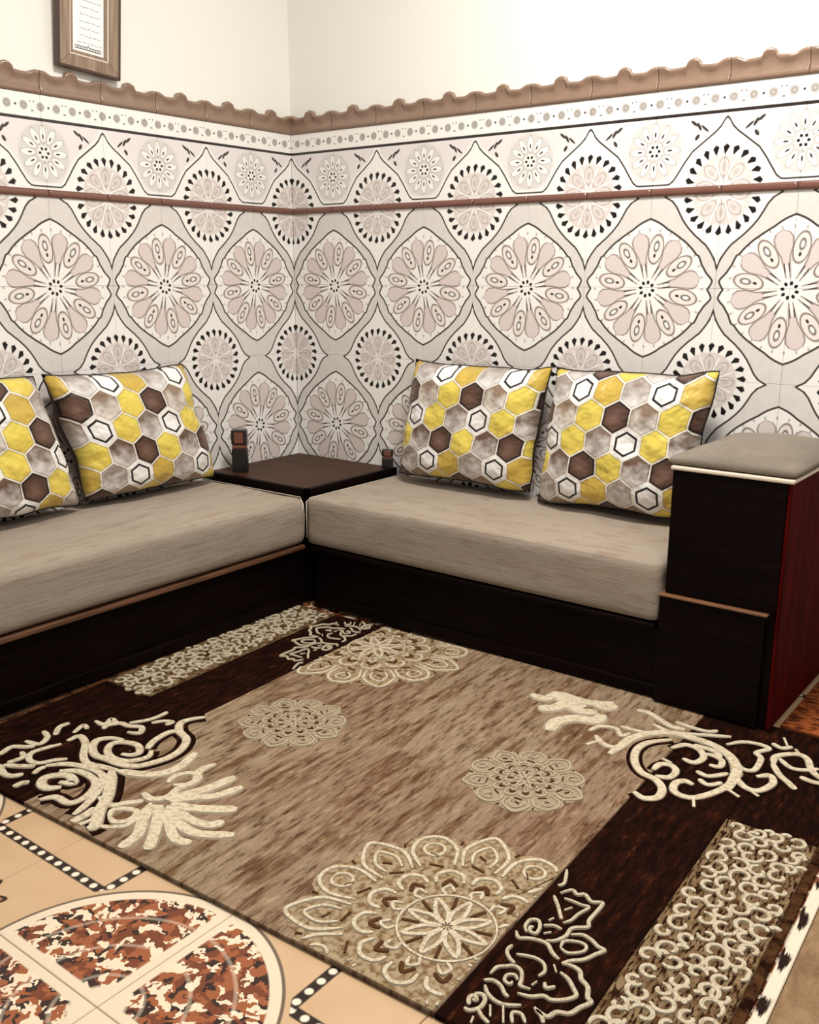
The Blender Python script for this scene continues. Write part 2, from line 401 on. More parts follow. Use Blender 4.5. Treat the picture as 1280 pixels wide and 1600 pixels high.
def decor_pattern(axis):
    def f():
        U, V = wall_uv(axis)
        A = wrap(U, 2.0); a = ab(A)
        W = V - 1.36
        h = [(0, .87), (.03, .845), (.08, .76), (.15, .69), (.29, .585), (.45, .464), (.55, .33), (.62, .22), (.70, .10), (.76, .055), (.80, .05), (1, .05)]
        hs = [(i/40, 0) for i in range(41)]
        def H(t):
            for (t0, r0), (t1, r1) in zip(h, h[1:]):
                if t <= t1: return r0+(r1-r0)*(t-t0)/(t1-t0)
            return h[-1][1]
        kk = []
        for i in range(41):
            a0, a1 = max(0, i-1)/40, min(40, i+1)/40
            kk.append((i/40, 1/math.sqrt(1+((H(a1)-H(a0))/(a1-a0))**2)))
        d = (W - lut(a, h, 0, 1))*lut(a, kk, 0, 1)
        c = mixc(noi(3, 2), col(226, 221, 216), col(219, 210, 210))
        c = mixc(inside(d-.05, .02), c, WHITE)
        c = toothed_ring(c, A, W)
        c = mixc(line(d, .012, .010), c, DARK)
        A1 = wrap(U-1.0, 2.0)
        W1 = W - .50
        r = hyp(A1, W1)
        c = mixc(inside(r-.40, .05), c, col(206, 202, 197))
        ph = at2(W1, A1)
        s = wrap(ph, PI/6)
        e = hyp((r*cs(s)-.25)/.11, r*sn(s)/.045)
        c = mixc(inside(e-1, .2), c, WHITE)
        c = mixc(line(e-1.1, .08, .15)*.5, c, OUTL)
        c = mixc(inside(hyp((r*cs(s)-.22)/.035, r*sn(s)/.012)-1, .4), c, DARK)
        c = mixc(inside(r-.10, .03), c, WHITE)
        s = wrap(ph, PI/3)
        c = mixc(inside(hyp((r-.065)/.022, s*r/.02)-1, .4), c, BLACK)
        # small sprigs beside each peak
        for (ox, oy, an, l, w) in ((.30, .745, 40, .07, .016), (.38, .775, 60, .06, .02), (.45, .82, 38, .06, .02), (.40, .64, -55, .045, .024)):
            ca, sa = math.cos(math.radians(an)), math.sin(math.radians(an))
            px, py = a - ox, W - oy
            c = mixc(inside(hyp((px*ca+py*sa)/l, (py*ca-px*sa)/w)-1, .3), c, DARK)
        return c
    return f

def border_pattern(axis):
    def f():
        U, V = wall_uv(axis)
        W = V - 2.47
        p = ab(wrap(U-.795, .51))
        c = mixc(noi(5), WHITE, col(236, 232, 224))
        c = mixc(inside(hyp(p-.125, W)-.062, .012), c, col(176, 170, 164))
        c = mixc(line(hyp(p-.125, W)-.03, .006, .01)*.7, c, col(120, 112, 106))
        c = mixc(inside(hyp(p, W)-.017, .01), c, DARK)
        for ox, oy in ((.225, .06), (.245, -.06)):
            c = mixc(inside(hyp(p-ox, W-oy)-.010, .01), c, DARK)
        return c
    return f
MAT = {}
for ax in 'xy':
    MAT['big'+ax] = material('glazed_tile_print_'+ax, big_pattern(ax), rough=.22, spec=.35)
    MAT['decor'+ax] = material('glazed_decor_print_'+ax, decor_pattern(ax), rough=.22, spec=.35)
    MAT['border'+ax] = material('glazed_border_print_'+ax, border_pattern(ax), rough=.22, spec=.35)
MAT['crown'] = material('brown_glaze', lambda: mixc(noi(14), col(128, 103, 86), col(146, 120, 101)), rough=.22, spec=.6)
MAT['rail'] = material('red_brown_glaze', lambda: mixc(noi(20), col(96, 60, 50), col(128, 88, 74)), rough=.2, spec=.6)
MAT['listel'] = material('black_glaze', lambda: col(40, 34, 32), rough=.25)
def plaster():
    n = noi(60, 4); return (mixc(noi(1.2, 2), col(228, 227, 217), col(232, 230, 221)), n)
MAT['plaster'] = material('cream_plaster', plaster, rough=.8, spec=.2, bump=.0006)
MAT['grout'] = material('pale_grout', lambda: mixc(noi(40), col(214, 204, 192), col(228, 220, 210)), rough=.9, spec=.1)

# wood
def wood(c0, c1, dirn=0):
    def f():
        x, y, z = sep(objco())
        v = vec(x*(2.0 if dirn == 0 else 30.0), y*(2.0 if dirn == 1 else 30.0), z*(2.0 if dirn == 2 else 30.0))
        g = noi(2.0, 4, v, .6)
        return (mixc(step(g, .35, .65), c0, c1), g)
    return f
MAT['wood'] = material('dark_mahogany', wood(col(5, 1, 1), col(15, 5, 3)), rough=.5, spec=.08, bump=.0006)
MAT['wood_y'] = material('dark_mahogany_long_y', wood(col(5, 1, 1), col(15, 5, 3), 1), rough=.5, spec=.08, bump=.0006)
MAT['redwood'] = material('red_mahogany', wood(col(48, 6, 5), col(78, 12, 9), 2), rough=.7, spec=.02, bump=.0006)
MAT['ledge'] = material('lit_brown_edge', wood(col(92, 58, 38), col(128, 86, 56), 0), rough=.35, spec=.6, bump=.0006)  # armrest ledge: its highlight is painted as a lighter brown
MAT['ledge_y'] = material('lit_brown_edge_y', wood(col(70, 44, 30), col(108, 72, 48), 1), rough=.4, spec=.5, bump=.0006)  # moulding under the left mattress, coloured brown as if lit
MAT['tabletop'] = material('brown_table_top', wood(col(54, 34, 22), col(76, 50, 34), 0), rough=.5, spec=.12, bump=.0004)
MAT['frame_wood'] = material('carved_frame_wood', wood(col(120, 98, 80), col(156, 134, 112), 2), rough=.4, spec=.5, bump=.001)
MAT['frame_dark'] = material('dark_frame_edge', lambda: col(70, 48, 40), rough=.4)
MAT['frame_ivory'] = material('ivory_fillet', lambda: col(216, 204, 190), rough=.4)
MAT['paper'] = material('white_paper', lambda: mixc(noi(30), col(232, 234, 230), col(240, 240, 236)), rough=.6)
MAT['ink'] = material('grey_ink', lambda: col(150, 150, 150), rough=.6)
MAT['ink_dark'] = material('dark_ink', lambda: col(84, 66, 62), rough=.6)

def fabric(c0, c1, c2, sc=1.0):
    def f():
        x, y, z = sep(objco())
        fine = noi(520, 2); mid = noi(16*sc, 4, None, .65)
        c = mixc(step(noi(3.2, 3), .3, .7), c0, c1)
        c = mixc(step(mid, .5, .75)*.8, c, c2)
        c = mixc(fine*.35, c, c0)
        return (c, fine*.5 + mid)
    return f
MAT['mattress'] = material('taupe_upholstery', fabric(col(166, 148, 128), col(178, 163, 146), col(134, 110, 88)), rough=.85, spec=.15, bump=.006, sheen=.15)
MAT['armpad'] = material('grey_brown_throw', fabric(col(128, 111, 88), col(148, 131, 106), col(100, 80, 58), 2), rough=.9, spec=.1, bump=.006, sheen=.3)
MAT['edge_highlight'] = material('pale_edge_highlight', lambda: col(206, 192, 172), rough=.7)  # pale colour that paints in bright highlights along edges

# cushion print : honeycomb with twelve cell kinds in a repeat of four rows by three
def honeycomb():
    u, v, _ = sep(uvco())
    h = math.sqrt(3)/2
    ax, ay = wrap(u, 1.0), wrap(v, 2*h)
    bx, by = wrap(u-.5, 1.0), wrap(v-h, 2*h)
    pick = (ax*ax + ay*ay) < (bx*bx + by*by)
    gx = bx + (ax-bx)*pick; gy = by + (ay-by)*pick
    cx, cy = u-gx, v-gy
    hd = mx(ab(gx), ab(gx)*.5 + ab(gy)*h)
    j = flr(cy/h + .5); i = flr(cx + .25)
    J = flr(X.m('WRAP', j + .5, 4.0, 0.0)); I = flr(X.m('WRAP', i + .5, 3.0, 0.0))
    idx = (J*3.0 + I + .5)/12.0
    # row 0 (white yellow grey) / row 1 (dark yellow grey-dark) / row 2 (yellow grey-dark white) / row 3 (yellow dark beige), bottom to top
    kinds = ['W', 'M', 'G', 'D', 'Y', 'K', 'Y', 'S', 'W', 'Y', 'D', 'B']
    base = {'W': (236, 234, 230), 'Y': (226, 206, 92), 'M': (190, 160, 70), 'G': (150, 136, 126), 'D': (82, 58, 46), 'K': (104, 80, 64), 'S': (124, 106, 92), 'B': (140, 118, 98)}
    alt = {'W': (236, 234, 230), 'Y': (214, 190, 84), 'M': (206, 176, 80), 'G': (214, 210, 206), 'D': (122, 92, 78), 'K': (196, 188, 182), 'S': (206, 200, 194), 'B': (216, 208, 198)}
    def ramp(vals):
        n = X.nt.nodes.new('ShaderNodeValToRGB'); cr = n.color_ramp; cr.interpolation = 'CONSTANT'
        while len(cr.elements) > 1: cr.elements.remove(cr.elements[-1])
        cr.elements[0].position = 0; cr.elements[0].color = vals[0]
        for q in range(1, 12):
            e = cr.elements.new(q/12.0); e.color = vals[q]
        X.nt.links.new(idx.s, n.inputs[0]); return X(n.outputs[0])
    c0 = ramp([col(*base[k]) for k in kinds]); c1 = ramp([col(*alt[k]) for k in kinds])
    radial = ramp([(1, 1, 1, 1) if k in 'DW' else (0, 0, 0, 1) for k in kinds])
    ring = ramp([(1, 1, 1, 1) if k == 'W' else (0, 0, 0, 1) for k in kinds])
    dark = ramp([(1, 1, 1, 1) if k in 'D' else (0, 0, 0, 1) for k in kinds])
    g = X.m('MULTIPLY_ADD', gy*-1.0 + noi(2.5, 3, vec(u, v))*1.6, 1.5, -.75, clamp=True)
    rr = X.m('MULTIPLY_ADD', hyp(gx+.05, gy+.05), -2.6, 1.0, clamp=True)
    fac = g + (rr-g)*radial
    c = mixc(fac, c0, c1)
    c = mixc(line(hd-.335, .038, .02)*ring, c, BLACK)
    c = mixc(line(hd-.43, .022, .02)*dark, c, BLACK)
    notw = 1.0 - ring
    c = mixc(line(hd-.455, .014, .02)*notw*(1.0-dark)*.55, c, col(110, 96, 84))
    c = mixc(inside(.475-hd, .015), c, col(226, 220, 210))
    return (c, noi(1.6, 2, vec(u, v)))
MAT['cushion'] = material('honeycomb_print_satin', honeycomb, rough=.42, spec=.35, bump=.02, sheen=.1)
MAT['cushion_back'] = material('brown_cushion_side', fabric(col(96, 66, 40), col(126, 90, 54), col(70, 46, 28)), rough=.6, bump=.006)
MAT['black_plastic'] = material('black_casing', lambda: col(22, 14, 12), rough=.35)
MAT['brown_label'] = material('red_brown_label', lambda: mixc(step(noi(60), .4, .6), col(88, 44, 36), col(130, 80, 58)), rough=.5)

# rug ---------------------------------------------------------------
def rug_field():
    x, y, z = sep(objco())
    st = noi(1.0, 5, vec(x*26.0, y*4.0), .62)
    st2 = noi(1.0, 6, vec(x*70.0, y*13.0), .7)
    big = noi(2.1, 3, vec(x*1.3, y*.8))
    c = mixc(step(big, .35, .65), col(158, 137, 110), col(142, 114, 92))
    c = mixc(step(st, .48, .60)*.8, c, col(100, 68, 42))
    c = mixc(step(st2, .52, .64)*.8, c, col(66, 38, 22))
    c = mixc(step(st2, .46, .34)*.7, c, col(186, 162, 130))
    return (c, st2 + noi(260, 2)*.5)
def rug_dark():
    x, y, z = sep(objco())
    st2 = noi(1.0, 6, vec(x*60.0, y*14.0), .7)
    c = mixc(step(st2, .45, .65), col(26, 9, 4), col(56, 24, 12))
    c = mixc(step(st2, .60, .72), c, col(98, 54, 32))
    return (c, st2 + noi(260, 2)*.5)
def rug_edge():
    x, y, z = sep(objco())
    st2 = noi(1.0, 6, vec(x*24.0, y*24.0), .7)
    c = mixc(step(st2, .42, .58), col(50, 24, 12), col(124, 82, 50))
    return (c, st2 + noi(260, 2)*.5)
def rug_strip():
    x, y, z = sep(objco())
    st2 = noi(1.0, 6, vec(x*30.0, y*20.0), .7)
    c = mixc(step(st2, .42, .62), col(158, 132, 98), col(104, 74, 46))
    c = mixc(step(noi(34, 4), .50, .56), c, col(52, 30, 17))
    return (c, st2 + noi(260, 2)*.5)
def ivory():
    return (mixc(step(noi(60, 3), .45, .7), col(220, 206, 178), col(180, 160, 128)), noi(280, 2))
def paleiv():
    return (mixc(step(noi(70, 3), .4, .65), col(206, 190, 162), col(176, 156, 126)), noi(280, 2))
MAT['rug_field'] = material('rug_field_pile', rug_field, rough=.95, spec=.05, bump=.008)
MAT['rug_dark'] = material('rug_dark_pile', rug_dark, rough=.95, spec=.05, bump=.008)
MAT['rug_edge'] = material('rug_mottled_pile', rug_edge, rough=.95, spec=.05, bump=.008)
MAT['rug_strip'] = material('rug_strip_pile', rug_strip, rough=.95, spec=.05, bump=.008)
MAT['ivory'] = material('ivory_carved_pile', ivory, rough=.95, spec=.05, bump=.003)
MAT['paleiv'] = material('pale_carved_pile', paleiv, rough=.95, spec=.05, bump=.003)
MAT['brownpile'] = material('brown_carved_pile', lambda: mixc(noi(80), col(96, 66, 42), col(60, 36, 20)), rough=.95, spec=.05)
MAT['medsoft'] = material('faint_medallion_pile', lambda: (mixc(step(noi(30, 4), .42, .62), col(176, 160, 134), col(160, 140, 112)), noi(200)), rough=.95, spec=.05, bump=.003)
MAT['shaded_floor_sheet'] = material('rust_shaded_floor', lambda: (mixc(step(noi(26, 4, None, .7), .40, .58), col(62, 22, 12), col(158, 84, 40)), noi(120)), rough=.9, spec=.1, bump=.004)  # mosaic floor in dim light, the shade mixed into the colour
MAT['medbase'] = material('medallion_ground_pile', lambda: (mixc(step(noi(34, 4), .42, .62), col(176, 156, 124), col(126, 98, 66)), noi(200)), rough=.95, spec=.05, bump=.004)

# floor : one-metre repeat, circles of mosaic print where four tiles meet
def floor_print():
    x, y, z = sep(position())
    A = wrap(x-.85, 1.0); B = wrap(y+2.48, 1.0)
    a, b = ab(A), ab(B)
    r = hyp(A, B)
    c = mixc(noi(5, 4), col(190, 156, 118), col(206, 174, 138))
    # belts of beads
    def belt(c, d, along, lim):
        m = line(d, .013, .004)*lim
        c = mixc(m, c, col(36, 22, 16))
        q = wrap(along, .034)
        return mixc(inside(hyp(q, d)-.0085, .004)*lim, c, col(236, 220, 196))
    out = inside(.36-r, .004)
    c = belt(c, b-.215, x, out*inside(.27-a, .004))
    c = belt(c, a-.285, y, out*inside(.22-b, .004))
    # brown leaf motif midway between the circles
    for (qx, qy) in ((wrap(x-.35, 1.0), B), (A, wrap(y+1.98, 1.0)), (wrap(x-.35, 1.0), wrap(y+1.98, 1.0))):
        rr = hyp(qx, qy); ph = at2(qy, qx)
        d = rr - .075 - .022*cs(ph*8.0)
        c = mixc(inside(d, .006), c, col(170, 118, 66))
        c = mixc(line(d, .006, .004), c, col(52, 30, 20))
        c = mixc(line(rr-.035, .008, .004), c, col(70, 38, 20))
    # the circle
    c = mixc(inside(r-.345, .004), c, col(222, 204, 176))
    c = mixc(line(r-.345, .0035, .003), c, col(104, 88, 72))
    vn = X.nt.nodes.new('ShaderNodeTexVoronoi'); vn.voronoi_dimensions = '2D'; vn.inputs['Scale'].default_value = 66
    ph = at2(B, A)
    X.nt.links.new(vec(a + r*.05*sn(ph*8.0) + noi(22, 2)*.05, b + r*.05*cs(ph*8.0) + noi(26, 2)*.05).s, vn.inputs['Vector'])
    rc = X.nt.nodes.new('ShaderNodeSeparateColor'); X.nt.links.new(vn.outputs['Color'], rc.inputs[0])
    q = X(rc.outputs[0]); d = X(vn.outputs['Distance'])
    m = mixc(q > .30, col(228, 208, 178), col(150, 84, 48))
    m = mixc(q > .58, m, col(112, 56, 30))
    m = mixc(q > .78, m, col(44, 24, 16))
    m = mixc(line(wrap(r, .085)-.0, .004, .004)*.25, m, col(240, 226, 202))
    inn = inside(r-.318, .004)*inside(.014-a, .004)*inside(.014-b, .004)*inside(.028-ab(a-b)*.7-(a+b)*.12, .01)
    star = inside((a*b)*14.0-.03, .01)*inside(r-.09, .01)
    inn = inside(r-.318, .004)*inside(.022-mn(a, b), .004)*(1.0-inside(r-.055, .01))
    c = mixc(inn, c, m)
    return c
MAT['floor'] = material('printed_floor_tile', floor_print, rough=.3, spec=.4)
def mat_tan():
    return (mixc(step(noi(18, 5, None, .7), .4, .65), col(150, 122, 92), col(120, 92, 64)), noi(240))
MAT['tan_mat'] = material('tan_woven_mat', mat_tan, rough=.9, spec=.1, bump=.003)
def bindin():
    x, y, z = sep(objco())
    q = wrap(y + .03 + (noi(3)-.5)*.12, .15)
    c = mixc(noi(40), col(232, 220, 200), col(204, 188, 160))
    c = mixc(inside(hyp(x/.013, q/.034) - .9 + (noi(60)-.5)*1.2, .2), c, col(34, 20, 14))
    return c
MAT['binding'] = material('pale_binding_dark_marks', bindin, rough=.8, spec=.1)

# ================================================================ SETTING
NR, NL = 14, 13         # tiles along the right and the left wall
wall_right = tag(obj('wall_right', box_bm(-0.16, NR*T+.3, 0.010, 0.16, 0, 3.1), MAT['plaster']), kind='structure')
wall_left = tag(obj('wall_left', box_bm(-0.16, -0.010, -NL*T-.3, 0.010, 0, 3.1), MAT['plaster']), kind='structure')
fl = tag(obj('floor', box_bm(-.1, 4.4, -4.4, .1, -.08, -.006), MAT['grout']), kind='structure')

def slab_bm(w, h, t=.012, bev=.0007, axis='x', back=0.0):
    """tile face flush with the plane, thickness behind"""
    g = .0004
    if axis == 'x': return box_bm(g, w-g, 0, t, g, h-g, bev)
    return box_bm(-t, 0, -w+g, -g, g, h-g, bev)
def crown_mesh(axis):
    bm = bmesh.new()
    nu = 40
    def top(u):
        h = .905
        h = .021*math.sqrt(max(0, 1-((u-.5)/.10)**2)) + .005*math.exp(-((u-.5)/.17)**2) + .013*(1/(1+math.exp((u-.13)/.022)) + 1/(1+math.exp((.87-u)/.022)))
        return .0655 + h
    rows = []
    for i in range(nu+1):
        u = i/nu; tt = top(u)
        prof = [(.000, .000), (.014, .000), (.020, .006), (.018, .016), (.014, .032), (.016, tt-.022), (.024, tt-.012), (.025, tt-.005), (.018, tt), (.000, tt)]
        c = []
        for d, z in prof:
            wob = .003*math.sin(u*PI*6)*(1 if z > .04 and z < tt-.004 else 0)
            d2 = d + wob
            x = .0008 + u*(T-.0016)
            c.append(bm.verts.new((x, .010-d2, z) if axis == 'x' else (-.010+d2, -x, z)))
        rows.append(c)
    for i in range(nu):
        for k in range(len(rows[0])-1):
            bm.faces.new((rows[i][k], rows[i+1][k], rows[i+1][k+1], rows[i][k+1]))
    bm.faces.new(rows[0]); bm.faces.new(rows[-1][::-1])
    me = mesh_from(bm, 'crown_tile', MAT['crown'])
    for p in me.polygons: p.use_smooth = len(p.vertices) == 4
    return me
def rail_mesh(axis):
    bm = bmesh.new(); nu = 20; rows = []
    for i in range(nu+1):
        u = i/nu; c = []
        tw = .0016*math.sin(u*PI*2*10)
        for k in range(8):
            an = -PI/2 + PI*k/7
            d = -.001 + .013*max(0, math.cos(an))**.5 + tw*math.cos(an); z = .0115 + (.0135)*math.sin(an)
            x = .0008 + u*(T-.0016)
            c.append(bm.verts.new((x, -d, z) if axis == 'x' else (d, -x, z)))
        rows.append(c)
    for i in range(nu):
        for k in range(7): bm.faces.new((rows[i][k], rows[i+1][k], rows[i+1][k+1], rows[i][k+1]))
    bm.faces.new(rows[0]); bm.faces.new(rows[-1][::-1])
    me = mesh_from(bm, 'rail_tile', MAT['rail'])
    for p in me.polygons: p.use_smooth = len(p.vertices) == 4
    return me
def z_of(v): return ZC + v*T
for axis, wall, N in (('x', wall_right, NR), ('y', wall_left, NL)):
    H = 1.25*T
    me_big = mesh_from(slab_bm(T, H, axis=axis), 'wall_tile', MAT['big'+axis])
    me_dec = mesh_from(slab_bm(T, (2.285-1.36)*T, axis=axis), 'decor_tile', MAT['decor'+axis])
    me_bor = mesh_from(slab_bm(T, (2.635-2.32)*T, axis=axis), 'border_tile', MAT['border'+axis])
    me_lis = mesh_from(slab_bm(T, .035*T, t=.014, axis=axis), 'listel_tile', MAT['listel'])
    me_cr, me_ra = crown_mesh(axis), rail_mesh(axis)
    for n in range(N):
        p = lambda z, pr=0.0: ((n*T, -pr, z) if axis == 'x' else (pr, -n*T, z))
        for k in range(5):
            z = z_of(1.27) - (k+1)*H
            if z < 0: continue
            link('wall_tile', me_big, wall, p(z))
        link('rail_tile', me_ra, wall, p(z_of(1.27)))
        link('decor_tile', me_dec, wall, p(z_of(1.36)))
        link('listel_tile', me_lis, wall, p(z_of(2.285), .0015))
        link('border_tile', me_bor, wall, p(z_of(2.32)))
        link('crown_tile', me_cr, wall, p(z_of(2.637)))
# floor tiles half a metre square, joints through the circle centres
me_ft = mesh_from(box_bm(.001, .499, .001, .499, -.012, 0, .0015), 'floor_tile', MAT['floor'])
for i in range(8):
    for j in range(8):
        x, y = .35 + .5*i, -.48 - .5*j
        if x > 4.2: continue
        if x < 0: continue
        link('floor_tile', me_ft, fl, (x, y, 0))
me_fs = mesh_from(box_bm(.001, .349, .001, .499, -.012, 0, .0015), 'floor_tile', MAT['floor'])
for j in range(8): link('floor_tile', me_fs, fl, (0, -.48-.5*j, 0))
me_fn = mesh_from(box_bm(.001, .499, .001, .479, -.012, 0, .0015), 'floor_tile', MAT['floor'])
for i in range(8): link('floor_tile', me_fn, fl, (.35+.5*i, .02-.0, 0) if False else (.35+.5*i, -.48+.5-.0, 0)) if False else None

# ================================================================ SOFAS
def long_box(name, x0, x1, y0, y1, z0, z1, mat, parent, bev=.004):
    return obj(name, box_bm(x0, x1, y0, y1, z0, z1, bev, 2), mat, parent)

LEN_L = -3.25
sofa_left = tag(empty('banquette_base', (.31, -1.9, 0)), 'dark wooden banquette base along the left wall, beneath the longer mattress', 'sofa base')
def under(parent):
    """children are modelled in world coordinates"""
    bpy.context.view_layer.update()
    inv = Matrix.Translation(-Vector(parent.location))
    for o in COL.objects:
        if o.parent == parent: o.matrix_parent_inverse = inv
long_box('base_panel', .012, .605, LEN_L, -.610, .018, .248, MAT['wood_y'], sofa_left)
long_box('top_rail', .012, .632, LEN_L, -.625, .248, .268, MAT['ledge_y'], sofa_left, .006)
long_box('plinth', .012, .618, LEN_L, -.618, .018, .06, MAT['wood_y'], sofa_left)
under(sofa_left)
sofa_right = tag(empty('banquette_base', (1.5, -.3, 0)), 'dark wooden banquette base along the right wall, ending in a high square armrest', 'sofa base')
long_box('base_panel', .66, 2.128, -.600, -.012, .018, .248, MAT['wood'], sofa_right)
long_box('top_rail', .66, 2.12, -.628, -.012, .248, .268, MAT['wood'], sofa_right, .006)
long_box('plinth', .66, 2.128, -.612, -.012, .018, .06, MAT['wood'], sofa_right)
# the armrest block
under(sofa_right)
armrest = tag(empty('armrest_block', (2.3, -.3, 0)), 'tall square black-brown armrest block at the right end of the banquette', 'armrest')
arm = long_box('armrest_plinth', 2.132, 2.455, -.632, -.012, .018, .368, MAT['wood'], armrest)
long_box('corner_post', 2.450, 2.480, -.614, -.012, .018, .377, MAT['wood'], armrest)
led = long_box('armrest_ledge', 2.132, 2.462, -.642, -.012, .368, .377, MAT['ledge'], armrest, .004)
led['label'] = 'thin shiny ledge, its highlight painted in as brown'
up = long_box('armrest_box', 2.145, 2.480, -.626, -.012, .377, .762, MAT['wood'], armrest, .006)
sd = long_box('side_panel', 2.4805, 2.492, -.622, -.012, .018, .760, MAT['redwood'], armrest, .003)
sd['label'] = 'reddish side panel'
sl = long_box('armrest_edge_highlight', 2.140, 2.498, -.632, -.012, .762, .774, MAT['edge_highlight'], armrest, .004); sl['label'] = 'top edge with a white highlight painted in as pale colour'  # highlight along the armrest's top edge, painted as a pale strip
under(armrest)

def cushion_block(x0, x1, y0, y1, z0, z1, r, mat, name, nx, ny, nz, wr=.004, seed=0, sag=0.0, parent=None):
    """rounded upholstered block with soft wrinkles"""
    bm = bmesh.new()
    bmesh.ops.create_cube(bm, size=2)
    cx, cy, cz = (x0+x1)/2, (y0+y1)/2, (z0+z1)/2
    hx, hy, hz = (x1-x0)/2, (y1-y0)/2, (z1-z0)/2
    bm.free(); bm = bmesh.new()
    vs = {}
    def add(i, j, k):
        key = (i, j, k)
        if key in vs: return vs[key]
        p = Vector((-hx + 2*hx*i/nx, -hy + 2*hy*j/ny, -hz + 2*hz*k/nz))
        q = Vector((max(-hx+r, min(hx-r, p.x)), max(-hy+r, min(hy-r, p.y)), max(-hz+r, min(hz-r, p.z))))
        d = p-q
        if d.length > 1e-6: p = q + d.normalized()*r
        n = d.normalized() if d.length > 1e-6 else Vector((0, 0, 1))
        w = p + Vector((cx, cy, cz))
        f = noise.noise(Vector((w.x*3+seed, w.y*3, w.z*9)))*wr + noise.noise(Vector((w.x*9+seed, w.y*9, w.z*26)))*wr*.5
        if k > 0: p = p + n*f
        if k == nz: p.z -= sag*(1-(p.x/hx)**2)*(1-(p.y/hy)**2)
        v = bm.verts.new(p + Vector((cx, cy, cz))); vs[key] = v
        return v
    for i in range(nx):
        for j in range(ny):
            for k in (0, nz): bm.faces.new((add(i, j, k), add(i+1, j, k), add(i+1, j+1, k), add(i, j+1, k)))
    for i in range(nx):
        for k in range(nz):
            for j in (0, ny): bm.faces.new((add(i, j, k), add(i+1, j, k), add(i+1, j, k+1), add(i, j, k+1)))
    for j in range(ny):
        for k in range(nz):
            for i in (0, nx): bm.faces.new((add(i, j, k), add(i, j+1, k), add(i, j+1, k+1), add(i, j, k+1)))
    return obj(name, bm, mat, parent, smooth=True)
def tube_bm(pts, rad, seg=6, bm=None, closed=False):
    bm = bm or bmesh.new(); rings = []
    n = len(pts)
    for i, p in enumerate(pts):
        p = Vector(p); a = Vector(pts[max(0, i-1)]); b = Vector(pts[min(n-1, i+1)])
        t = (b-a).normalized(); s = t.cross(Vector((0, 0, 1)))
        if s.length < .05: s = t.cross(Vector((1, 0, 0)))
        s.normalize(); q = s.cross(t)
        rings.append([bm.verts.new(p + s*math.cos(2*PI*k/seg)*rad + q*math.sin(2*PI*k/seg)*rad) for k in range(seg)])
    for i in range(n-1):
        for k in range(seg): bm.faces.new((rings[i][k], rings[i][(k+1) % seg], rings[i+1][(k+1) % seg], rings[i+1][k]))
    bm.faces.new(rings[0]); bm.faces.new(rings[-1][::-1])
    return bm
m_left = cushion_block(.014, .640, LEN_L, -.612, .270, .4625, .040, MAT['mattress'], 'seat_mattress', 20, 90, 8, .006, 3, .004)
tag(m_left, 'long taupe seat mattress with a rounded creased front edge, along the left wall', 'mattress')
m_right = cushion_block(.634, 2.128, -.628, -.014, .270, .4625, .022, MAT['mattress'], 'seat_mattress', 50, 22, 8, .005, 11, .004)
tag(m_right, 'shorter taupe seat mattress between the corner table and the square armrest', 'mattress')
for m, pts in ((m_left, [(.020, -.618, .4570), (.600, -.618, .4570), (.636, -.64, .4400), (.638, -.650, .30)]), (m_right, [(.640, -.02, .4575), (.640, -.600, .4575), (.638, -.622, .4450), (.640, -.626, .30)])):
    o = obj('seam_highlight', tube_bm(pts, .0022), MAT['edge_highlight'], m, True); o['label'] = 'pale seam line with the bright edge highlight painted in, along the table end'  # thin pale tube paints in the bright line at the mattress end

# armrest throw
pad = cushion_block(2.122, 2.500, -.622, -.014, .775, .798, .011, MAT['armpad'], 'armrest_throw', 20, 30, 4, .007, 5, -.040)
tag(pad, 'fuzzy grey-brown cloth pad lying on top of the square armrest', 'cloth')

# corner table
tbl = tag(empty('corner_table', (.3, -.3, 0)), 'square brown wooden corner table between the two seat mattresses', 'table')
long_box('table_top', .012, .618, -.598, -.012, .462, .486, MAT['tabletop'], tbl, .005)
long_box('cabinet_body', .012, .606, -.586, -.012, .012, .462, MAT['wood'], tbl)
rim = bmesh.new()
for a in ((.598, .620, -.600, -.012), (.012, .620, -.600, -.578)):
    box_bm(a[0], a[1], a[2], a[3], .456, .4885, .003, 1, rim)
obj('dark_rim', rim, MAT['wood'], tbl)
under(tbl)

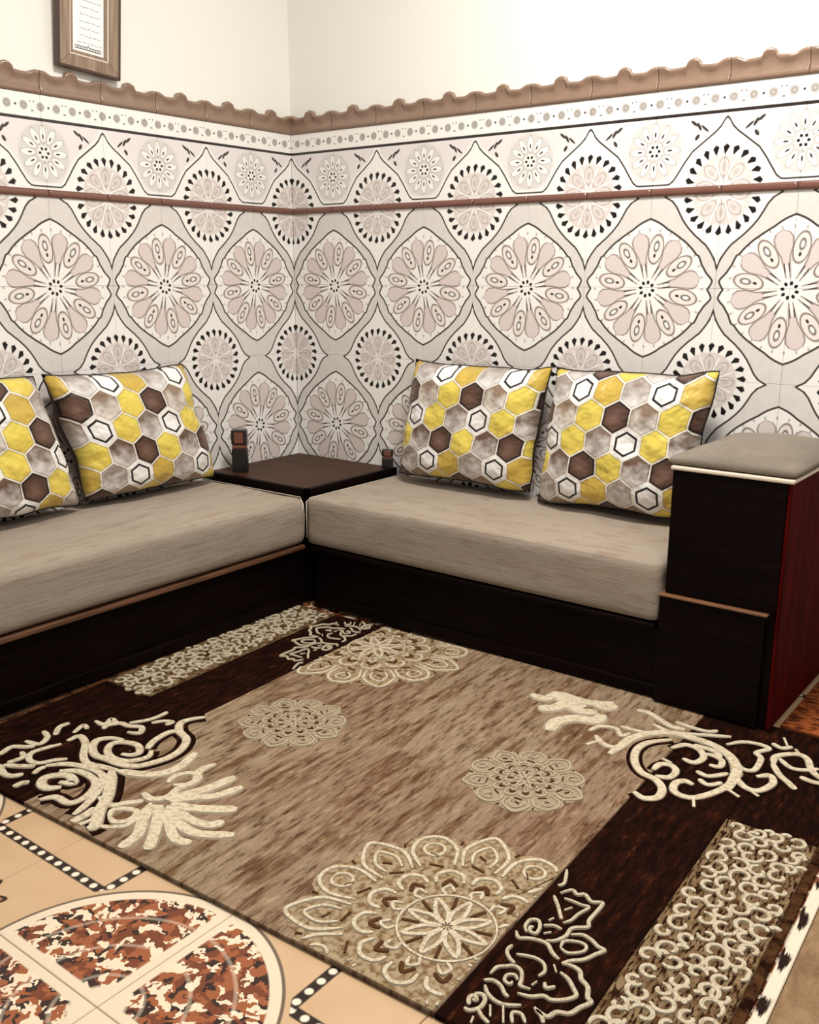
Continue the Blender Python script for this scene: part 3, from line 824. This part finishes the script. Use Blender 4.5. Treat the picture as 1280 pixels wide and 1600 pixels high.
# ================================================================ CUSHIONS
def pillow(name, w, h, t, loc, rot, uvshift, seed, shear=0.0, skew=0.0):
    bm = bmesh.new(); uvl = bm.loops.layers.uv.new('UVMap')
    n = 34; S = .113
    g = {}
    def pos(i, j, side):
        u, v = -1+2*i/n, -1+2*j/n
        pin = 1 - .045*(1-abs(v)**2.2)*abs(u)**3 ; pin2 = 1 - .045*(1-abs(u)**2.2)*abs(v)**3
        x = u*w/2*pin; z = v*h/2*pin2
        e = max(0, (1-abs(u)**3.4))**.46 * max(0, (1-abs(v)**3.4))**.46
        d = t/2*e
        wr = noise.noise(Vector((u*2.4+seed, v*2.4, side)))*.016*e
        edge = max(abs(u), abs(v))
        wr += .009*math.sin((math.atan2(v, u))*22+seed)*max(0, edge-.62)*2.2*(1-edge)*2.4
        x += noise.noise(Vector((v*2.2, seed, 1)))*.012*abs(u); z += noise.noise(Vector((u*2.4, seed, 5)))*.012*abs(v)
        x += shear*z
        return Vector((x, side*(-d - (wr if e > 0 else 0)), z))
    def vert(i, j, side):
        b = i in (0, n) or j in (0, n)
        k = (i, j, 0 if b else side)
        if k not in g: g[k] = bm.verts.new(pos(i, j, side if not b else 1))
        return g[k]
    for side in (1, -1):
        for i in range(n):
            for j in range(n):
                q = [(i, j), (i+1, j), (i+1, j+1), (i, j+1)]
                if side == -1: q = q[::-1]
                f = bm.faces.new([vert(a, b, side) for a, b in q])
                f.smooth = True
                for lp, (a, b) in zip(f.loops, q):
                    uu = (-1+2*a/n)*w/2/S*(1+.0); vv = (-1+2*b/n)*h/2/S
                    # print wraps on to the puffed sides
                    lp[uvl].uv = (uu*1.06+vv*skew+uvshift[0]+(0 if side == 1 else 4.3), vv*1.06+uvshift[1])
                f.material_index = 0 if side == 1 else 1
    me = bpy.data.meshes.new(name); bm.normal_update(); bm.to_mesh(me); bm.free()
    me.materials.append(MAT['cushion']); me.materials.append(MAT['cushion_back'])
    o = link(name, me, None, loc, rot)
    # seam round the four edges
    pts = []
    for i in range(0, n+1): pts.append(pos(i, 0, 1))
    for j in range(1, n+1): pts.append(pos(n, j, 1))
    for i in range(n-1, -1, -1): pts.append(pos(i, n, 1))
    for j in range(n-1, 0, -1): pts.append(pos(0, j, 1))
    pts.append(pts[0])
    sm = bmesh.new(); tube_bm(pts, .0035, 5, sm)
    s = obj('edge_seam', sm, MAT['black_plastic'], o, True); s['label'] = 'dark seam round the edge'
    return o
G = 'honeycomb print cushions'
H3 = math.sqrt(3)/2
R = math.radians
# right wall cushions face -y ; left wall cushions face +x
p3 = pillow('scatter_cushion', .645, .485, .20, (1.080, -.115, .737), (R(-5), 0, R(0)), (1.15, 1.5), 2.1, .12, -.05)
tag(p3, 'honeycomb print cushion on the right mattress nearest the corner table', 'cushion', G)
p4 = pillow('scatter_cushion', .63, .515, .20, (1.745, -.125, .735), (R(-5), R(-2), R(-2)), (1.4, 1.73), 5.7, .10)
tag(p4, 'honeycomb print cushion on the right mattress, partly hidden by the armrest', 'cushion', G)
p2 = pillow('scatter_cushion', .63, .480, .20, (.118, -1.025, .730), (R(-5), 0, R(90)), (.98, 1.5), 9.2, -.24)
tag(p2, 'whole honeycomb print cushion on the left mattress, leaning towards the corner table', 'cushion', G)
p1 = pillow('scatter_cushion', .63, .485, .20, (.130, -1.690, .735), (R(-5), 0, R(91)), (2.4, 2.2), 13.4, -.25)
tag(p1, 'honeycomb print cushion cut off by the left edge of the picture', 'cushion', G)

# ================================================================ SMALL DARK THINGS ON THE TABLE
def flask(loc, w, d, h, rot, label):
    e = tag(empty('small_bottle', loc, (0, 0, rot)), label, 'bottle')
    obj('bottle_body', box_bm(-w/2, w/2, -d/2, d/2, 0, h*.56, .004, 2), MAT['black_plastic'], e)
    obj('neck', box_bm(-w*.46, w*.46, -d*.42, d*.42, h*.56, h*.66, .003, 1), MAT['brown_label'], e)
    obj('cap', box_bm(-w*.5, w*.5, -d*.48, d*.48, h*.66, h, .004, 2), MAT['black_plastic'], e)
    obj('cap_label', box_bm(-w*.3, w*.3, -d*.505, -d*.475, h*.70, h*.95, .001, 1), MAT['brown_label'], e)
    return e
flask((.135, -.505, .4862), .066, .045, .185, R(37), 'small dark block-shaped bottle standing at the left side of the corner table')
flask((.590, -.045, .486), .050, .035, .085, R(37), 'tiny dark bottle on the corner table beside the right-hand cushions')

# ================================================================ PICTURE FRAME
pf = tag(empty('picture_frame', (.022, -1.035, 2.31), (R(-3.5), R(2), 0)), 'brown wooden frame around a page of writing, hanging tilted on the left wall', 'picture')
FW, FH = .262, .56
def bar(name, pts, mat, t0, t1):
    bm = bmesh.new()
    a = [bm.verts.new((t0, y, z)) for y, z in pts]; b = [bm.verts.new((t1, y, z)) for y, z in pts]
    bm.faces.new(a); bm.faces.new(b[::-1])
    for i in range(len(pts)):
        bm.faces.new((a[i], a[(i+1) % len(pts)], b[(i+1) % len(pts)], b[i]))
    bmesh.ops.bevel(bm, geom=bm.edges[:], offset=.002, segments=1, affect='EDGES')
    return obj(name, bm, mat, pf)
def ring_bars(name, w, h, t, mat, d0, d1):
    W, Hh = w/2, h/2
    bar(name, [(-W, -Hh), (W, -Hh), (W-t, -Hh+t), (-W+t, -Hh+t)], mat, d0, d1)
    bar(name, [(-W, Hh), (W, Hh), (W-t, Hh-t), (-W+t, Hh-t)], mat, d0, d1)
    bar(name, [(-W, -Hh), (-W, Hh), (-W+t, Hh-t), (-W+t, -Hh+t)], mat, d0, d1)
    bar(name, [(W, -Hh), (W, Hh), (W-t, Hh-t), (W-t, -Hh+t)], mat, d0, d1)
ring_bars('outer_edge', FW, FH, .010, MAT['frame_dark'], -.012, .014)
ring_bars('frame_bar', FW-.016, FH-.016, .042, MAT['frame_wood'], -.012, .012)
ring_bars('ivory_fillet', FW-.094, FH-.094, .008, MAT['frame_ivory'], -.012, .009)
ring_bars('inner_bar', FW-.108, FH-.108, .012, MAT['frame_wood'], -.012, .006)
page = obj('page', box_bm(-.012, .0, -(FW-.128)/2, (FW-.128)/2, -(FH-.128)/2, (FH-.128)/2), MAT['paper'], pf)
ink = bmesh.new(); random.seed(3)
for k in range(17):
    z = .195 - k*.0235
    y = -.045 + random.uniform(0, .014); 
    while y < .044:
        l = random.uniform(.006, .018)
        pts = [(.0008, y+l*i/5, z+random.uniform(-.0022, .0022)) for i in range(6)]
        tube_bm(pts, .0008, 4, ink); y += l + random.uniform(.002, .006)
obj('written_lines', ink, MAT['ink'], page)
orn = bmesh.new()
for k in range(9):
    y = -.048 + k*.012
    tube_bm([(.0008, y+.006*math.cos(q*PI/6), -.199+(.009 if k == 4 else .005)*math.sin(q*PI/6)) for q in range(7)], .0012, 4, orn)
tube_bm([(.0008, -.054, -.203), (.0008, .054, -.203)], .0015, 4, orn)
obj('ornamental_border', orn, MAT['ink_dark'], page)

# ================================================================ RUG
def floor_sheet_bm(x0, x1, y0, y1): return box_bm(x0, x1, y0, y1, .0005, .009, .002)
RW, RD, RT = 1.10, .785, .012
RF = .762          # far edge, by the sofa
rug = tag(empty('patterned_rug', (1.70, -1.365, 0.0005), (0, 0, R(2.5))), 'brown and ivory rug with scrollwork and rosettes on the floor before the sofas', 'rug')
def rug_part(name, x0, x1, y0, y1, mat, lab=None, z1=RT):
    y1 = min(y1, RF)
    o = obj(name, box_bm(x0, x1, y0, y1, 0, z1, .002), mat, rug)
    if lab: o['label'] = lab
    return o
rug_part('field', -.63, .63, -RD, RD, MAT['rug_field'], 'tan streaked middle field')
for s in (1, -1):
    a, b = sorted((s*.6305, s*.8645)); rug_part('dark_band', a, b, -RD, RD, MAT['rug_dark'], 'dark brown band')
    a, b = sorted((s*.865, s*1.0795)); 
    y0, y1 = (-RD, .175) if s == 1 else (-.175, RD)
    rug_part('scroll_strip', a, b, y0, y1, MAT['rug_strip'], 'tan strip of dense ivory curls')
    y0, y1 = (.1755, RD) if s == 1 else (-RD, -.1755)
    rug_part('dark_corner', a, b, y0, y1, MAT['rug_dark'], 'dark brown corner')
    a, b = sorted((s*1.080, s*RW)); rug_part('side_edge', a, b, -RD, RD, MAT['rug_edge'], 'mottled brown side edge')
def catmull(P, closed=False, n=5):
    out = []
    m = len(P)
    if m < 3: return [Vector(p) for p in P]
    for i in range(m-1):
        p0 = Vector(P[max(0, i-1)]); p1 = Vector(P[i]); p2 = Vector(P[i+1]); p3 = Vector(P[min(m-1, i+2)])
        for k in range(n):
            t = k/n
            out.append(.5*((2*p1) + (p2-p0)*t + (2*p0-5*p1+4*p2-p3)*t*t + (3*p1-p0-3*p2+p3)*t**3))
    out.append(Vector(P[-1])); return out
RIB = [0]
def ribbon(bm, P, w, z=RT, hgt=.003, smooth=True, taper=True):
    """carved pile line of width w following P in the rug plane"""
    RIB[0] += 1
    z = z + (RIB[0] % 17)*.00004
    Q = catmull([p[:2] for p in P]) if smooth else [Vector(p[:2]) for p in P]
    n = len(Q); rows = []
    for i, p in enumerate(Q):
        t = (Q[min(n-1, i+1)] - Q[max(0, i-1)])
        if t.length < 1e-7: t = Vector((1, 0))
        t.normalize(); s = Vector((-t.y, t.x))
        k = 1.0
        if taper:
            e = min(i, n-1-i)/max(1, n-1)*2
            k = .55 + .45*min(1, e*4)
        ww = w/2*k
        rows.append([bm.verts.new((p.x+s.x*f*ww, p.y+s.y*f*ww, zz)) for f, zz in ((-1, z-.001), (-.7, z+hgt), (.7, z+hgt), (1, z-.001))])
    for i in range(n-1):
        for k in range(3): bm.faces.new((rows[i][k], rows[i+1][k], rows[i+1][k+1], rows[i][k+1]))
    bm.faces.new(rows[0]); bm.faces.new(rows[-1][::-1])
def inrug(p, m=.004): return abs(p[0]) < RW-m and -RD+m < p[1] < RF-m
def clipped(P, test):
    seg, cur = [], []
    for p in P:
        if test(p): cur.append(p)
        else:
            if len(cur) > 1: seg.append(cur)
            cur = []
    if len(cur) > 1: seg.append(cur)
    return seg
def trace(name, data, unit, mat, flip=1, lab=None, test=inrug, hgt=.003):
    bm = bmesh.new()
    for w, P in data:
        P = [(p[0]*flip, p[1]*flip) for p in P]
        for q in clipped([tuple(v) for v in catmull(P)], test): ribbon(bm, q, w*unit, hgt=hgt, smooth=False, taper=hgt > .001)
    o = obj(name, bm, mat, rug)
    if lab: o['label'] = lab
    return o
trace('scroll_ground', LEFT[:19]+LEFT[21:22], .0036, MAT['rug_dark'], 1, 'black-brown ground between the scrolls', hgt=.0008)
trace('scroll_ground', RIGHT[9:30], .0030, MAT['rug_dark'], 1, 'black-brown ground between the scrolls', hgt=.0008)
trace('scrollwork', LEFT, .00165, MAT['ivory'], 1, 'large ivory scrolls and leaf fan by the tiled floor')
trace('scrollwork', [(w*(1.6 if k < 6 else 1), P) for k, (w, P) in enumerate(RIGHT)], .00165, MAT['ivory'], 1, 'large ivory scrolls and leaves in front of the armrest')
trace('lace_lines', LACE, .00105, MAT['ivory'], 1, 'ivory outlined rosette half over the dark band', lambda p: inrug(p) and p[0] > .628)
trace('lace_lines', LACE, .00105, MAT['ivory'], -1, 'ivory outlined rosette half near the corner', lambda p: inrug(p) and p[0] < -.628)

def ring_pts(cx, cy, fr, n=96): return [(cx+fr(2*PI*i/n)*math.cos(2*PI*i/n), cy+fr(2*PI*i/n)*math.sin(2*PI*i/n)) for i in range(n+1)]
def rosette_rug(cx, cy, Rr, npet, name, lab, side, base_mat, line_mat, lw):
    """carved rosette; side limits it to the field"""
    test = lambda p: inrug(p) and abs(p[0]) < .626
    bm = bmesh.new(); m = 84
    def fr(t): return Rr*(.88 + .10*abs(math.cos(t*npet/2))**.6)
    c = bm.verts.new((cx, cy, RT+.0012))
    ring = []
    for i in range(m):
        t = 2*PI*i/m; r = fr(t)
        x, y = cx+r*math.cos(t), cy+r*math.sin(t)
        x = max(-.626, min(.626, x)); y = max(-RD+.003, min(RF-.003, y))
        ring.append((x, y))
    top = [bm.verts.new((x, y, RT+.0012)) for x, y in ring]; low = [bm.verts.new((x, y, RT-.001)) for x, y in ring]
    for i in range(m):
        k = (i+1) % m
        bm.faces.new((c, top[i], top[k])); bm.faces.new((top[i], low[i], low[k], top[k]))
    base = obj(name, bm, base_mat, rug); base['label'] = lab
    bl, bd = bmesh.new(), bmesh.new()
    z = RT+.0015
    def put(b, P, w):
        for q in clipped([tuple(v) for v in catmull(P)], test): ribbon(b, q, w, z, .0022, False)
    for k in range(npet):
        t = 2*PI*k/npet
        def at(r, a): return (cx+Rr*r*math.cos(t+a), cy+Rr*r*math.sin(t+a))
        hw = PI/npet
        big = k % 2 == 0
        put(bl, [at(.62, -hw*.8), at(.80, -hw*.85), at(.92, -hw*.45), at(1.0 if big else .95, 0), at(.92, hw*.45), at(.80, hw*.85), at(.62, hw*.8)], lw)
        if big: put(bl, [at(.66, -hw*.4), at(.78, -hw*.45), at(.88, 0), at(.78, hw*.45), at(.66, hw*.4)], lw*.8)
        else: put(bl, [at(.80+.07*math.cos(q*PI/5), .07/.8*math.sin(q*PI/5)) for q in range(11)], lw*.8)
        put(bd, [at(.60, -hw*.3), at(.64, hw*.35)], lw*.9); put(bd, [at(.72, -hw*.1), at(.76, hw*.2)], lw*.8)
        put(bd, [at(.86, -hw*.95), at(.90, -hw*1.02)], lw*.9)
    for k in range(12):
        t = 2*PI*k/12
        def at(r, a): return (cx+Rr*r*math.cos(t+a), cy+Rr*r*math.sin(t+a))
        put(bl, [at(.44, -.20), at(.52, -.16), at(.56, 0), at(.52, .16), at(.44, .20)], lw)
        put(bd, [at(.40, -.12), at(.46, 0), at(.40, .12)], lw*.9)
        put(bl, [at(.34, -.1), at(.40, -.02), at(.36, .12), at(.31, .05)], lw*.8)
    for k in range(8):
        t = 2*PI*k/8
        def at(r, a): return (cx+Rr*r*math.cos(t+a), cy+Rr*r*math.sin(t+a))
        put(bl, [at(.02, 0), at(.14, -.28), at(.27, 0), at(.14, .28), at(.02, 0)], lw)
        put(bd, [at(.17, .36), at(.28, .34)], lw*1.2)
    put(bl, ring_pts(cx, cy, lambda t: Rr*.30, 40), lw*.6)
    tag(obj('rosette_lines', bl, line_mat, base), kind='stuff'); tag(obj('rosette_gaps', bd, MAT['brownpile'], base), kind='stuff')
    return base
rosette_rug(.521, -.573, .345, 14, 'rosette', 'large carved rosette near the tiled floor', 1, MAT['medbase'], MAT['ivory'], .0125)
rosette_rug(-.521, .573, .345, 14, 'rosette', 'large carved rosette by the inner corner of the sofas', 1, MAT['medbase'], MAT['ivory'], .0125)
rosette_rug(.367, .050, .165, 10, 'small_rosette', 'small faint rosette towards the right sofa', 1, MAT['medsoft'], MAT['paleiv'], .008)
rosette_rug(-.367, -.050, .165, 10, 'small_rosette', 'small faint rosette towards the left sofa', 1, MAT['medsoft'], MAT['paleiv'], .008)
# dense curls of the two strips
random.seed(11)
def curl(cx, cy, r, a, hand):
    P = []
    for i in range(9):
        t = i/8
        rr = r*(1-.62*t); an = a + hand*t*PI*1.7
        P.append((cx+rr*math.cos(an), cy+rr*math.sin(an)))
    return P
for s in (1, -1):
    bm, bd = bmesh.new(), bmesh.new()
    y = -RD+.02
    row = 0
    while y < .165:
        for cx in ((.898, .945, .992, 1.038) if row % 2 else (.915, .968, 1.02, 1.052)):
            x = cx + random.uniform(-.006, .006); yy = y + random.uniform(-.008, .008)
            r = random.uniform(.018, .028)
            a = random.uniform(0, 2*PI); hd = random.choice((-1, 1))
            P = curl(x, yy, r, a, hd)
            P = [(max(.872, min(1.072, p[0]))*s, p[1]*s) for p in P]
            if s < 0 and max(p[1] for p in P) > RF-.01: continue
            ribbon(bm, P, .012)
            if random.random() < .95:
                a2 = a + PI*.9
                P = [(max(.872, min(1.072, x+q*math.cos(a2+.5*q*30)))*s, (yy+q*math.sin(a2+.5*q*30))*s) for q in (.014, .02, .028)]
                ribbon(bd, P, .017, RT, .0015)
            if random.random() < .3:
                ribbon(bm, [((x+.01)*s, (yy+.018)*s), ((x+.022)*s, (yy+.026)*s), ((x+.032)*s, (yy+.02)*s)], .014)
        y += .040; row += 1
    o = obj('curl_ornament', bm, MAT['ivory'], rug); o['kind'] = 'stuff'
    o = obj('curl_gaps', bd, MAT['brownpile'], rug); o['kind'] = 'stuff'

rm = tag(obj('shaded_floor_sheet', floor_sheet_bm(2.502, 3.5, -.545, -.03), MAT['shaded_floor_sheet']), 'rust-orange mottled sheet added for the shaded mosaic floor beyond the armrest', 'mat')  # sheet added over the tiles to stand in for dimly lit floor
# the plain mat to the right of the rug
mt = tag(empty('tan_mat', (2.845, -2.0, 0.0005), (0, 0, R(2.5))), 'plain tan mat with a pale marked edge, to the right of the patterned rug', 'mat')
o = obj('mat_body', box_bm(.018, .9, -.75, .72, 0, .010, .002), MAT['tan_mat'], mt)
o = obj('edge_binding', box_bm(-.010, .0175, -.75, .72, 0, .012, .002), MAT['binding'], mt); o['label'] = 'pale edge strip with dark marks'
